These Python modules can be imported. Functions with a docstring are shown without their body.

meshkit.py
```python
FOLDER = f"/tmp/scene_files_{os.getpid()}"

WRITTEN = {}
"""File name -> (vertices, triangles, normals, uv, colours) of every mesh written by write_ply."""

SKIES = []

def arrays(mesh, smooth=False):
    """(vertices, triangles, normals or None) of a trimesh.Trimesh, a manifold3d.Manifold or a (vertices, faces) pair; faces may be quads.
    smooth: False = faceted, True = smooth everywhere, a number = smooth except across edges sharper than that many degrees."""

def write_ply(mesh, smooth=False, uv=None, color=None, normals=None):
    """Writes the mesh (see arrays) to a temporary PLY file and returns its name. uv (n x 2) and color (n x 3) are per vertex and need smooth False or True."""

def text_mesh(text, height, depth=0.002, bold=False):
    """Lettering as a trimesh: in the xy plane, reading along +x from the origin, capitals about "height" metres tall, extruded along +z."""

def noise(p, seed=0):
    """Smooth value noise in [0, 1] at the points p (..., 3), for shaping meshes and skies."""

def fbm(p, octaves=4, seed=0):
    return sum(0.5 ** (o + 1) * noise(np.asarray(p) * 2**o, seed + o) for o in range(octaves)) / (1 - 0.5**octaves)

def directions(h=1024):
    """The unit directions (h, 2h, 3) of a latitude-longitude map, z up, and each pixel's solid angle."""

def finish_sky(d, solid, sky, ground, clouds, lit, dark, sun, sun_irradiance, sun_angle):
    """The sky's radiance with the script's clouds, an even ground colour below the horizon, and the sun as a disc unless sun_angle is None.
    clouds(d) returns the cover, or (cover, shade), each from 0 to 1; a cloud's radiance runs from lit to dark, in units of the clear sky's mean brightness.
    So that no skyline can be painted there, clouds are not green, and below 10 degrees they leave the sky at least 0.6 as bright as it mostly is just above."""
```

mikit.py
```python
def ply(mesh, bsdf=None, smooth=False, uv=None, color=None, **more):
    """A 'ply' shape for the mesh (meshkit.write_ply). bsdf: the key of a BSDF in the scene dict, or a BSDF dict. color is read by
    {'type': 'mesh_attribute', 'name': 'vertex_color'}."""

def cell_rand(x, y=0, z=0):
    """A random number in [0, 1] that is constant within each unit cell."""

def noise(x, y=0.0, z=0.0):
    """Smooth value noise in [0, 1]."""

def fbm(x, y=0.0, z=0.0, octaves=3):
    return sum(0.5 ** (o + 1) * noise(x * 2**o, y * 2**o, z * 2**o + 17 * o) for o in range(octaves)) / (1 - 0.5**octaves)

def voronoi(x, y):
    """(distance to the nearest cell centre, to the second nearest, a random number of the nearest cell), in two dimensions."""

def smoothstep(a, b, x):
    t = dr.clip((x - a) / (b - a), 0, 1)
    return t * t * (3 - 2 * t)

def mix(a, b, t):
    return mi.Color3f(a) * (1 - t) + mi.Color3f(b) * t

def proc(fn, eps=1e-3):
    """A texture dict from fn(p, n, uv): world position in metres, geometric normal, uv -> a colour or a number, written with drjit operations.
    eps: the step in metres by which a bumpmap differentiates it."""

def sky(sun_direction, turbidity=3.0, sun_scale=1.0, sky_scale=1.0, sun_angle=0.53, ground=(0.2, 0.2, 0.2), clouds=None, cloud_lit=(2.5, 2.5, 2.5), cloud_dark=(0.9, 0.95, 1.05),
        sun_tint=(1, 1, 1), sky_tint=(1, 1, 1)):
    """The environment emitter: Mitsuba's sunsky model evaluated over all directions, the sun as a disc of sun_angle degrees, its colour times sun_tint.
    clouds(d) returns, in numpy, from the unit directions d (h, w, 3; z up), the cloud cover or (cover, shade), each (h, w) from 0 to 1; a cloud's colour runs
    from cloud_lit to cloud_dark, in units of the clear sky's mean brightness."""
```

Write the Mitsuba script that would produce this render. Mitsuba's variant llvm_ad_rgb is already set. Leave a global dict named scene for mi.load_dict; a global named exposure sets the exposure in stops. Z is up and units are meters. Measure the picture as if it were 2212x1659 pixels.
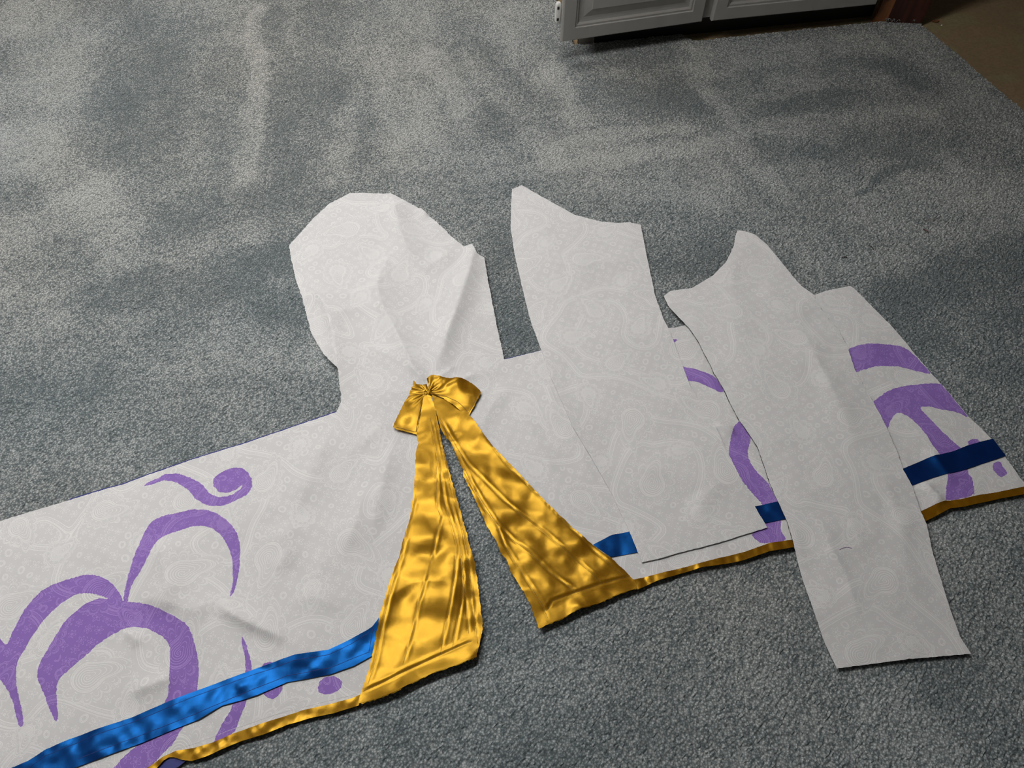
import math, numpy as np, trimesh, shapely, drjit as dr
import mitsuba as mi
import mikit, meshkit
from mikit import noise, fbm, cell_rand, smoothstep, mix
from shapely.geometry import Polygon, LineString
from shapely.ops import unary_union
from scipy.spatial import Delaunay

T = mi.ScalarTransform4f
# ------------------------------------------------------------------ camera
FOCAL, CAM_H, PITCH = 1560.0, 1.5, math.radians(57.0)          # pixels of a 2212-wide frame, metres, downward tilt
FWD = np.array([0, math.cos(PITCH), -math.sin(PITCH)])
UPV = np.array([0, math.sin(PITCH), math.cos(PITCH)])
scene, labels = {}, {}
scene['camera'] = {'type': 'perspective', 'fov': 2 * math.degrees(math.atan(1106 / FOCAL)), 'fov_axis': 'x', 'near_clip': 0.01, 'far_clip': 50,
                   'to_world': T().look_at(origin=[0, 0, CAM_H], target=(np.array([0, 0, CAM_H]) + FWD).tolist(), up=UPV.tolist())}
# ------------------------------------------------------------------ light
exposure = 0.60
LAMPS = [((-0.92, 1.17, 2.32), (2.2, 0.40), (11.0, 10.7, 10.35)), ((-1.15, 3.00, 2.32), (1.3, 0.40), (11.5, 11.2, 10.9))]   # centre, size, radiance
LAMP_TURN = math.radians(27)
scene['ambient'] = {'type': 'constant', 'radiance': {'type': 'rgb', 'value': [0.02, 0.02, 0.02]}}


# ------------------------------------------------------------------ helpers
def at(px, py, z):
    """The point at height z that the photograph's pixel shows."""
    d = FWD + (px - 1106) / FOCAL * np.array([1.0, 0, 0]) - (py - 829.5) / FOCAL * UPV
    return np.array([0, 0, CAM_H]) + (z - CAM_H) / d[2] * d


ZC = 0.024                                                       # height of the cloth lying on the pile


def pts(p, z=ZC):
    return np.array([at(a, b, z)[:2] for a, b in p])


def zoom(x0, y0, s, p):
    return [(x0 + a / s, y0 + b / s) for a, b in p]


def add(key, mesh, bsdf, label=None, category=None, group=None, kind=None, smooth=False, **more):
    scene[key] = mikit.ply(mesh, bsdf, smooth, **more)
    said = {k: v for k, v in dict(label=label, category=category, group=group, kind=kind).items() if v}
    if said:
        labels[key] = said
    return key


def numbered(key):
    if key not in scene:
        return key
    n = 1
    while f'{key}_{n:03d}' in scene:
        n += 1
    return f'{key}_{n:03d}'


def box(lo, hi):
    m = trimesh.creation.box(extents=np.subtract(hi, lo))
    m.apply_translation((np.array(lo) + np.array(hi)) / 2)
    return m


def chamfer_box(sx, sy, sz, c):
    """A box centred on the origin with chamfered edges."""
    p = []
    for x in (-1, 1):
        for y in (-1, 1):
            for z in (-1, 1):
                for k in range(3):
                    d = [sx / 2 - c, sy / 2 - c, sz / 2 - c]
                    d[k] += c
                    p.append([x * d[0], y * d[1], z * d[2]])
    return trimesh.convex.convex_hull(np.array(p))


def rough(poly, amp, step, seed):
    """The polygon with an uneven, brushed or frayed edge."""
    out = []
    for g in getattr(poly, 'geoms', [poly]):
        r = np.array(g.exterior.segmentize(step).coords)[:-1]
        t = np.roll(r, -1, 0) - np.roll(r, 1, 0)
        nrm = np.stack([t[:, 1], -t[:, 0]], 1) / (np.linalg.norm(t, axis=1, keepdims=True) + 1e-9)
        k = np.c_[r * 900, np.full(len(r), seed * 3.1)]
        k2 = np.c_[r * 160, np.full(len(r), seed * 1.7)]
        d = (meshkit.noise(k, seed) - 0.5) * amp + (meshkit.noise(k2, seed + 5) - 0.5) * amp
        out.append(Polygon(r + nrm * d[:, None]).buffer(0))
    return unary_union(out)


def smooth_ring(p, n=3):
    """Chaikin corner cutting of a closed ring."""
    p = np.asarray(p, float)
    for _ in range(n):
        q = np.roll(p, -1, 0)
        p = np.stack([0.75 * p + 0.25 * q, 0.25 * p + 0.75 * q], 1).reshape(-1, 2)
    return p


def sheet(poly, step, height, thick=0.0009):
    """A cloth of the polygon's outline, its top at height(x, y), as a closed mesh; also returns the plan coordinates."""
    V, F, at_n = [], [], 0
    for g in getattr(poly, 'geoms', [poly]):
        if g.geom_type != 'Polygon' or g.area < 4e-6:
            continue
        g = g.simplify(step * 0.04).buffer(0)
        rings = [np.array(r.segmentize(step).coords)[:-1] for r in [g.exterior, *g.interiors]]
        x0, y0, x1, y1 = g.bounds
        gx, gy = np.meshgrid(np.arange(x0, x1 + step, step), np.arange(y0, y1 + step, step * 0.866))
        gx = gx + (np.arange(gx.shape[0]) % 2)[:, None] * step / 2
        q = np.stack([gx.ravel(), gy.ravel()], 1)
        inner = g.buffer(-step * 0.45)
        if not inner.is_empty:
            q = q[shapely.contains_xy(inner, q[:, 0], q[:, 1])]
        else:
            q = q[:0]
        p = np.vstack(rings + [q])
        t = Delaunay(p).simplices
        c = p[t].mean(1)
        a = p[t]
        area = np.abs((a[:, 1, 0] - a[:, 0, 0]) * (a[:, 2, 1] - a[:, 0, 1]) - (a[:, 1, 1] - a[:, 0, 1]) * (a[:, 2, 0] - a[:, 0, 0]))
        t = t[shapely.contains_xy(g, c[:, 0], c[:, 1]) & (area > 1e-12)]
        a = p[t]
        ccw = (a[:, 1, 0] - a[:, 0, 0]) * (a[:, 2, 1] - a[:, 0, 1]) - (a[:, 1, 1] - a[:, 0, 1]) * (a[:, 2, 0] - a[:, 0, 0])
        t[ccw < 0] = t[ccw < 0][:, ::-1]
        z = height(p[:, 0], p[:, 1])
        n = len(p)
        e = np.vstack([t[:, [0, 1]], t[:, [1, 2]], t[:, [2, 0]]])
        code = {(i, j) for i, j in e.tolist()}
        rim = np.array([(i, j) for i, j in e.tolist() if (j, i) not in code])
        # top, bottom, and a rim with vertices of its own so that the edge stays crisp
        rv = np.unique(rim)
        idx = {v: k for k, v in enumerate(rv)}
        ri = np.array([[idx[i], idx[j]] for i, j in rim])
        k0, k1 = 2 * n, 2 * n + len(rv)
        top, bot = np.c_[p, z], np.c_[p, z - thick]
        V.append(np.vstack([top, bot, top[rv], bot[rv]]))
        F.append(np.vstack([t, t[:, ::-1] + n, np.c_[ri[:, 0] + k0, ri[:, 0] + k1, ri[:, 1] + k1], np.c_[ri[:, 0] + k0, ri[:, 1] + k1, ri[:, 1] + k0]]) + at_n)
        at_n += 2 * n + 2 * len(rv)
    return np.vstack(V), np.vstack(F)


def cloth(key, poly, step, height, bsdf, thick=0.0009, turn=0.0, **said):
    v, f = sheet(poly, step, height, thick)
    c, s = math.cos(turn), math.sin(turn)
    return add(key, (v, f), bsdf, smooth=True, uv=np.stack([c * v[:, 0] - s * v[:, 1] + 5, s * v[:, 0] + c * v[:, 1] + 5], 1), **said)


def tube(path, r, sides=6):
    p = np.asarray(path, float)
    t = np.gradient(p, axis=0)
    t /= np.linalg.norm(t, axis=1, keepdims=True) + 1e-12
    a = np.cross(t, [0, 0, 1.0])
    a /= np.linalg.norm(a, axis=1, keepdims=True) + 1e-9
    b = np.cross(t, a)
    w = np.arange(sides) * 2 * np.pi / sides
    v = p[:, None] + r * (np.cos(w)[None, :, None] * a[:, None] + np.sin(w)[None, :, None] * b[:, None])
    i, j = np.meshgrid(np.arange(len(p) - 1), np.arange(sides), indexing='ij')
    q = np.stack([i * sides + j, i * sides + (j + 1) % sides, (i + 1) * sides + (j + 1) % sides, (i + 1) * sides + j], -1).reshape(-1, 4)
    n = len(p) * sides
    v = np.vstack([v.reshape(-1, 3), p[:1], p[-1:]])
    k = np.arange(sides)
    caps = np.vstack([np.c_[(k + 1) % sides, k, k * 0 + n], np.c_[n - sides + k, n - sides + (k + 1) % sides, k * 0 + n + 1]])
    return v, np.vstack([q[:, [0, 1, 2]], q[:, [0, 2, 3]], caps])


def side_distance(x, y, line):
    """(distance to the polyline, which side, how far along from 0 to 1)."""
    P = np.stack([x, y], -1)
    best, sign, along = np.full(x.shape, 1e9), np.zeros(x.shape), np.zeros(x.shape)
    seg = np.linalg.norm(np.diff(line, axis=0), axis=1)
    total, at_l = seg.sum(), np.concatenate([[0], np.cumsum(seg)])
    for k in range(len(line) - 1):
        a, b = line[k], line[k + 1]
        d = b - a
        t = np.clip(((P - a) @ d) / (d @ d), 0, 1)
        q = a + t[..., None] * d
        dist = np.linalg.norm(P - q, axis=-1)
        s = np.sign(d[0] * (P[..., 1] - a[1]) - d[1] * (P[..., 0] - a[0]))
        m = dist < best
        best, sign, along = np.where(m, dist, best), np.where(m, s, sign), np.where(m, (at_l[k] + t * seg[k]) / total, along)
    return best, sign, along


# ------------------------------------------------------------------ materials
def line(d, w):
    """1 on a line of half-width w, from the distance d."""
    return 1 - smoothstep(w * 0.6, w * 1.5, dr.abs(d))


def paisley(u, v):
    """The printed line pattern of the cloth: scrolls with petals, bands with beads, small flowers. u, v in metres."""
    W = 0.00062
    u, v = mi.Float(u), mi.Float(v)
    u0 = u + 0.012 * (noise(u * 14, v * 14, 3.5) - 0.5)
    v0 = v + 0.012 * (noise(u * 14, v * 14, 8.5) - 0.5)
    # small flowers, rings and drops
    s = 0.0235
    cx, cy = dr.floor(u0 / s), dr.floor(v0 / s)
    r1, r2, r3 = cell_rand(cx, cy, 11), cell_rand(cx, cy, 12), cell_rand(cx, cy, 13)
    x = u0 - (cx + 0.36 + 0.28 * r1) * s
    y = v0 - (cy + 0.36 + 0.28 * r2) * s
    r, a = dr.sqrt(x * x + y * y) + 1e-6, dr.atan2(y, x)
    size = 0.0052 + 0.0026 * r3
    petals = dr.select(r3 > 0.55, 5.0, 6.0)
    star = r - size * (1 + 0.40 * dr.cos(petals * (a + 6.28 * r1)))
    drop = r - size * (0.75 + 0.75 * dr.exp(-4 * dr.square(dr.sin((a - 6.28 * r2) * 0.5))))
    small = dr.select(r1 < 0.74, dr.maximum(line(star, W), line(r - 0.0016, W)), dr.maximum(line(drop, W), line(drop + 0.0022, W)))
    # beads between them
    s2 = 0.0117
    bx, by = dr.floor(u0 / s2 + 0.37), dr.floor(v0 / s2 + 0.21)
    x2, y2 = u0 - (bx + 0.13) * s2, v0 - (by + 0.29) * s2
    bead = dr.select((cell_rand(bx, by, 31) < 0.30) & (r > size * 1.75), line(dr.sqrt(x2 * x2 + y2 * y2) - 0.0013, W * 0.9), 0.0)
    out = dr.maximum(small, bead)
    # curved bands: double lines with beads, along contours of a slow field
    f = fbm(u0 * 5.2, v0 * 5.2, 2.5, 2)
    fx = fbm((u0 + 0.002) * 5.2, v0 * 5.2, 2.5, 2) - f
    fy = fbm(u0 * 5.2, (v0 + 0.002) * 5.2, 2.5, 2) - f
    g = dr.sqrt(fx * fx + fy * fy) / 0.002 + 0.15
    for level in (0.40, 0.56):
        d = (f - level) / g
        inside = dr.abs(d) < 0.0100
        band = dr.maximum(dr.maximum(line(d - 0.0035, W), line(d + 0.0035, W)), line(d - 0.0052, W))
        t = (fx * v0 - fy * u0) / (0.002 * g)
        k = dr.abs(t / 0.008 - dr.floor(t / 0.008) - 0.5) * 0.008
        band = dr.maximum(band, line(dr.sqrt(k * k + d * d) - 0.0011, W * 0.9))
        hump = d - 0.0062 - 0.0032 * dr.sqrt(dr.maximum(0, 1 - dr.square(k / 0.0042)))
        band = dr.maximum(band, dr.maximum(line(hump, W), line(hump - 0.0018, W * 0.8) * 0.8))
        out = dr.select(inside, band, out)
    # large scrolls
    S = 0.172
    p, q = 0.857 * u + 0.515 * v, -0.515 * u + 0.857 * v
    for (ox, oy, seed) in ((0.0, 0.0, 40), (0.5, 0.5, 60)):
        mx, my = dr.floor(p / S + ox), dr.floor(q / S + oy)
        a1, a2, a3 = cell_rand(mx, my, seed), cell_rand(mx, my, seed + 1), cell_rand(mx, my, seed + 2)
        x = p - (mx + 0.5 - ox + 0.10 * (a1 - 0.5)) * S
        y = q - (my + 0.5 - oy + 0.10 * (a2 - 0.5)) * S
        x = dr.select(a3 > 0.5, x, -x)
        c, s_ = dr.cos(6.28 * a2), dr.sin(6.28 * a2)
        x, y = c * x - s_ * y, s_ * x + c * y
        x = x - 5.5 * y * dr.abs(y)                                 # bends the tail
        r, a = dr.sqrt(x * x + y * y) + 1e-6, dr.atan2(x, y)
        big = 0.021 + 0.010 * a1 if seed == 40 else 0.013 + 0.006 * a1
        R = big * (1 + 1.15 * dr.exp(-dr.square(a / 0.42)))
        d = r - R
        n = 15.0 if seed == 40 else 11.0
        w = a * n / 6.2832
        k = dr.abs(w - dr.floor(w) - 0.5) * 2
        petal = d - big * (0.16 + 0.62 * dr.sqrt(dr.maximum(0.0, 1 - k * k * 1.02)))
        petal2 = d - big * (0.16 + 0.40 * dr.sqrt(dr.maximum(0.0, 1 - k * k * 2.6)))
        rho = r / R
        sp = a / 6.2832 + 3.1 * rho
        sp = dr.abs(sp - dr.floor(sp) - 0.5) - 0.25
        motif = dr.maximum(line(d, W * 1.1), line(d + 0.0026, W))
        motif = dr.maximum(motif, dr.select(d > 0, dr.maximum(line(petal, W), line(petal2, W)), 0.0))
        motif = dr.maximum(motif, dr.select(d < -0.0034, line(sp * R / 3.1, W), 0.0))
        edge = petal - 0.0024
        motif = dr.maximum(motif, line(edge, W * 0.9))
        out = dr.select(edge < 0.0008, motif, out)
    return out


def cloth_bsdf(ground, thread, roughness=0.78):
    def col(p, n, uv):
        m = paisley(uv.x, uv.y)
        weave = 0.985 + 0.03 * noise(uv.x * 900, uv.y * 900, 1.5)
        return mix(ground, thread, m) * weave
    return {'type': 'twosided', 'bsdf': {'type': 'principled', 'base_color': mikit.proc(col), 'roughness': roughness, 'specular': 0.35, 'sheen': 0.25}}


scene['white_paisley'] = cloth_bsdf((0.64, 0.635, 0.64), (0.77, 0.765, 0.76))
scene['purple_paisley'] = cloth_bsdf((0.26, 0.145, 0.48), (0.39, 0.255, 0.61))


def satin(dark, sheen, alpha):
    """A coloured gloss over a darker body colour, with a fine thread grain."""
    def body(p, n, uv):
        return mi.Color3f(dark) * (1.7 + 0.6 * noise(uv.x * 1400, uv.y * 300, 2.5))
    return {'type': 'twosided', 'bsdf': {'type': 'blendbsdf', 'weight': 0.5, 'a': {'type': 'diffuse', 'reflectance': mikit.proc(body)},
                                         'b': {'type': 'roughconductor', 'material': 'none', 'distribution': 'ggx', 'alpha': alpha, 'specular_reflectance': {'type': 'rgb', 'value': [2 * x for x in sheen]}}}}


scene['gold_satin'] = satin((0.150, 0.063, 0.003), (0.195, 0.114, 0.013), 0.105)
scene['blue_satin'] = satin((0.003, 0.012, 0.070), (0.004, 0.048, 0.160), 0.12)
scene['navy_cloth'] = {'type': 'twosided', 'bsdf': {'type': 'principled', 'base_color': {'type': 'rgb', 'value': [0.025, 0.032, 0.19]}, 'roughness': 0.6}}
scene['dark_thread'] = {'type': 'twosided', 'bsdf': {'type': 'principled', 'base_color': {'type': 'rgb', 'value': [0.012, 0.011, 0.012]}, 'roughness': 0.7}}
scene['brown_thread'] = {'type': 'twosided', 'bsdf': {'type': 'principled', 'base_color': {'type': 'rgb', 'value': [0.10, 0.035, 0.03]}, 'roughness': 0.7}}
scene['white_thread'] = {'type': 'twosided', 'bsdf': {'type': 'principled', 'base_color': {'type': 'rgb', 'value': [0.72, 0.71, 0.70]}, 'roughness': 0.8}}
scene['gold_thread'] = {'type': 'twosided', 'bsdf': {'type': 'principled', 'base_color': {'type': 'rgb', 'value': [0.20, 0.095, 0.012]}, 'roughness': 0.55}}
scene['violet_thread'] = {'type': 'twosided', 'bsdf': {'type': 'principled', 'base_color': {'type': 'rgb', 'value': [0.25, 0.12, 0.30]}, 'roughness': 0.7}}


def carpet_col(p, n, uv):
    """uv.x: how the nap lies here (0 dark, 1 light); uv.y: how greenish blue or warm the yarn is."""
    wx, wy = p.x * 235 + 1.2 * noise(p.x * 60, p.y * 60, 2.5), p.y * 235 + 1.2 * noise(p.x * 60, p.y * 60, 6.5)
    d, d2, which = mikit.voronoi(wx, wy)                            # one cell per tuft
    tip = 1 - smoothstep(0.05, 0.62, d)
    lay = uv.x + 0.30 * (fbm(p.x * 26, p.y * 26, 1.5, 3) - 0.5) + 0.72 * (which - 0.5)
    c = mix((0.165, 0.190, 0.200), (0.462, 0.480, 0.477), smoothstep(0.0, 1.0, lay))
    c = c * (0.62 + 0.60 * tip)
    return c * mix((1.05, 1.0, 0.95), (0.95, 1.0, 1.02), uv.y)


scene['carpet_yarn'] = {'type': 'twosided', 'bsdf': {'type': 'diffuse', 'reflectance': mikit.proc(carpet_col)}}


def concrete_col(p, n, uv):
    a = fbm(p.x * 3.1, p.y * 3.1, 0.5, 4)
    b = fbm(p.x * 9 + 4, p.y * 9, 2.5, 3)
    return mix(mix((0.20, 0.150, 0.090), (0.28, 0.195, 0.11), a), (0.225, 0.205, 0.11), smoothstep(0.5, 0.75, b)) * (0.9 + 0.2 * noise(p.x * 160, p.y * 160))


scene['stained_concrete'] = {'type': 'twosided', 'bsdf': {'type': 'principled', 'base_color': mikit.proc(concrete_col), 'roughness': 0.75, 'specular': 0.2}}


def door_col(p, n, uv):
    g = fbm(p.x * 30, p.y * 30, p.z * 6, 3)
    return mix((0.27, 0.262, 0.248), (0.31, 0.302, 0.284), g)


scene['grey_paint'] = {'type': 'twosided', 'bsdf': {'type': 'principled', 'base_color': mikit.proc(door_col), 'roughness': 0.5, 'specular': 0.4}}
scene['dark_paint'] = {'type': 'twosided', 'bsdf': {'type': 'principled', 'base_color': {'type': 'rgb', 'value': [0.016, 0.015, 0.015]}, 'roughness': 0.6}}
scene['pale_panel'] = {'type': 'twosided', 'bsdf': {'type': 'principled', 'base_color': {'type': 'rgb', 'value': [0.20, 0.19, 0.17]}, 'roughness': 0.6}}
scene['white_plastic'] = {'type': 'twosided', 'bsdf': {'type': 'principled', 'base_color': {'type': 'rgb', 'value': [0.66, 0.66, 0.63]}, 'roughness': 0.4}}


def wood_of(a, b, k):
    def col(p, n, uv):
        g = fbm(p.x * 55 + k, p.y * 55, p.z * 3.0, 4)
        return mix(a, b, smoothstep(0.3, 0.7, g))
    return {'type': 'twosided', 'bsdf': {'type': 'principled', 'base_color': mikit.proc(col), 'roughness': 0.45, 'specular': 0.4}}


scene['orange_wood'] = wood_of((0.16, 0.06, 0.022), (0.25, 0.10, 0.04), 0.0)
scene['red_wood'] = wood_of((0.035, 0.011, 0.008), (0.075, 0.022, 0.014), 3.0)


def wall_col(p, n, uv):
    return mi.Color3f(0.34, 0.33, 0.31) * (0.96 + 0.08 * fbm(p.x * 6, p.y * 6, p.z * 6, 3))


scene['wall_paint'] = {'type': 'twosided', 'bsdf': {'type': 'diffuse', 'reflectance': mikit.proc(wall_col)}}
scene['ceiling_paint'] = {'type': 'twosided', 'bsdf': {'type': 'diffuse', 'reflectance': {'type': 'rgb', 'value': [0.42, 0.41, 0.40]}}}
scene['lamp_metal'] = {'type': 'twosided', 'bsdf': {'type': 'principled', 'base_color': {'type': 'rgb', 'value': [0.7, 0.7, 0.7]}, 'roughness': 0.4}}

# ------------------------------------------------------------------ the room
X0, X1, Y0, Y1, ZR = -3.2, 3.6, -2.2, 4.4, 2.4
add('floor', box((X0, Y0, -0.1), (X1, Y1, 0.0)), 'stained_concrete', kind='structure', label='brown stained concrete floor showing beyond the edge of the carpet')
add('ceiling', box((X0, Y0, ZR), (X1, Y1, ZR + 0.1)), 'ceiling_paint', kind='structure')
add('wall_left', box((X0 - 0.1, Y0, 0), (X0, Y1, ZR)), 'wall_paint', kind='structure')
add('wall_right', box((X1, Y0, 0), (X1 + 0.1, Y1, ZR)), 'wall_paint', kind='structure')
add('wall_back', box((X0 - 0.1, Y1, 0), (X1 + 0.1, Y1 + 0.1, ZR)), 'wall_paint', kind='structure')
add('wall_front', box((X0 - 0.1, Y0 - 0.1, 0), (X1 + 0.1, Y0, ZR)), 'wall_paint', kind='structure')

# the ceiling light: a shallow housing with a glowing panel
for k, ((lx, ly, lz), fr, rad) in enumerate(LAMPS):
    key = numbered('ceiling_light__housing').replace('ceiling_light__housing_001', 'ceiling_light_001__housing').split('__')[0]
    turn = trimesh.transformations.rotation_matrix(LAMP_TURN, [0, 0, 1], [lx, ly, 0])
    body = box((lx - fr[0] / 2 - 0.03, ly - fr[1] / 2 - 0.03, lz + 0.012), (lx + fr[0] / 2 + 0.03, ly + fr[1] / 2 + 0.03, ZR))
    body.apply_transform(turn)
    add(f'{key}__housing', body, 'lamp_metal')
    v = np.array([[-1, -1, 0], [1, -1, 0], [1, 1, 0], [-1, 1, 0.0]]) * [fr[0] / 2, fr[1] / 2, 1] + [lx, ly, lz]
    v = trimesh.transform_points(v, turn)
    scene[f'{key}__diffuser'] = {**mikit.ply((v, np.array([[0, 2, 1], [0, 3, 2]])), 'lamp_metal'), 'emitter': {'type': 'area', 'radiance': {'type': 'rgb', 'value': list(rad)}}}
    labels[key] = {'label': ('flat ceiling light above the robe', 'flat ceiling light farther back, left of the cabinet')[k], 'category': 'ceiling light'}

# ------------------------------------------------------------------ cabinet line
A_, B_ = at(1500, 83, 0.015), at(1893, 43, 0.015)                # where the carpet ends in front of the cabinet
CU = (B_ - A_)[:2] / np.linalg.norm((B_ - A_)[:2])               # along the cabinet, to the right
CN = np.array([CU[1], -CU[0]])                                   # out of the cabinet, to the room


def cab(u, s):
    """Plan point u metres along the cabinet line, s metres in front of it."""
    return A_[:2] + u * CU + s * CN


# ------------------------------------------------------------------ carpet
toe = -0.050
uL = float((at(1253, 97, 0.015)[:2] - A_[:2]) @ CU)              # left end of the cabinet's base
pr0, pr1 = at(1990, 47, 0.012)[:2], at(2212, 235, 0.012)[:2]     # the free edge of the carpet at the right
pe = pr0 + (pr1 - pr0) / np.linalg.norm(pr1 - pr0) * 4.6
carpet_plan = Polygon([(X0, Y0), pe, pr1, pr0, cab(0.86, -0.005), cab(0.70, 0.0), cab(0.0, 0.0), cab(-0.03, toe + 0.004), cab(uL - 0.012, toe + 0.004), cab(uL - 0.012, -0.70), (cab(uL, 0)[0] - 0.3, Y1), (X0, Y1)]).buffer(0)
carpet_plan = carpet_plan.intersection(shapely.box(X0, Y0, X1, Y1))


def graded(lo, a, b, hi, fine, coarse):
    mid = np.arange(a, b + fine, fine)
    def run(n_from, n_to, sgn):
        out, p, s = [], n_from, fine
        while (n_to - p) * sgn > 0:
            s = min(s * 1.12, coarse)
            p = p + sgn * s
            out.append(p)
        return out
    return np.concatenate([run(a, lo, -1)[::-1], mid, run(b, hi, 1)])


# the lay of the nap: strokes of a vacuum cleaner and footmarks, (pixel path) , half-width in metres, lighter + or darker -
LAY = []


def stroke(p, w, amount):
    LAY.append((pts(p, 0.012), w, amount))


stroke([(556, 20), (552, 200), (540, 390)], 0.045, 0.38)
stroke([(590, 30), (600, 200), (620, 380)], 0.06, -0.25)
stroke([(500, 120), (505, 350)], 0.10, -0.22)
stroke([(60, 30), (120, 120), (60, 330)], 0.16, 0.32)
stroke([(40, 300), (180, 400), (260, 520)], 0.10, 0.28)
stroke([(300, 60), (330, 300)], 0.14, -0.15)
stroke([(700, 20), (690, 250)], 0.10, -0.22)
stroke([(880, 20), (860, 200), (900, 330)], 0.12, 0.28)
stroke([(760, 190), (725, 390)], 0.04, 0.25)
stroke([(930, 120), (1080, 340)], 0.05, 0.30)
stroke([(1000, 120), (1200, 340)], 0.05, 0.22)
stroke([(1100, 40), (1150, 160)], 0.10, 0.22)
stroke([(1040, 250), (1130, 420)], 0.05, -0.25)
stroke([(1250, 130), (1460, 120)], 0.07, -0.30)
stroke([(1290, 200), (1480, 220)], 0.09, -0.30)
stroke([(1190, 150), (1260, 260)], 0.05, 0.25)
stroke([(1180, 320), (1330, 290), (1480, 275)], 0.035, 0.34)
stroke([(1090, 380), (1200, 350), (1560, 310)], 0.045, 0.30)
stroke([(1480, 110), (1560, 240), (1620, 350), (1690, 430)], 0.045, 0.34)
stroke([(1620, 130), (1880, 90)], 0.07, 0.22)
stroke([(1560, 180), (1700, 140)], 0.05, -0.15)
stroke([(1660, 235), (1820, 205)], 0.05, -0.34)
stroke([(1700, 190), (1900, 170)], 0.05, 0.20)
stroke([(1930, 150), (2010, 190)], 0.07, -0.28)
stroke([(1600, 280), (1780, 260), (2000, 240)], 0.04, 0.22)
stroke([(1640, 330), (1760, 330)], 0.06, -0.25)
stroke([(1850, 320), (2050, 300)], 0.08, -0.20)
stroke([(1800, 430), (2150, 430)], 0.16, 0.16)
stroke([(1850, 590), (2000, 530), (2212, 480)], 0.05, 0.18)
stroke([(1940, 640), (2212, 560)], 0.08, -0.28)
stroke([(2000, 720), (2212, 760)], 0.16, -0.26)
stroke([(1300, 400), (1560, 430)], 0.06, 0.16)
stroke([(1420, 540), (1530, 560)], 0.07, -0.16)
stroke([(1650, 480), (1780, 560)], 0.09, 0.14)
stroke([(0, 640), (240, 590), (450, 520), (620, 490)], 0.05, 0.18)
stroke([(220, 640), (450, 610), (620, 540)], 0.08, -0.26)
stroke([(60, 500), (240, 400)], 0.08, 0.22)
stroke([(400, 450), (620, 430)], 0.10, -0.16)
stroke([(0, 760), (300, 720)], 0.10, 0.05)
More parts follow.
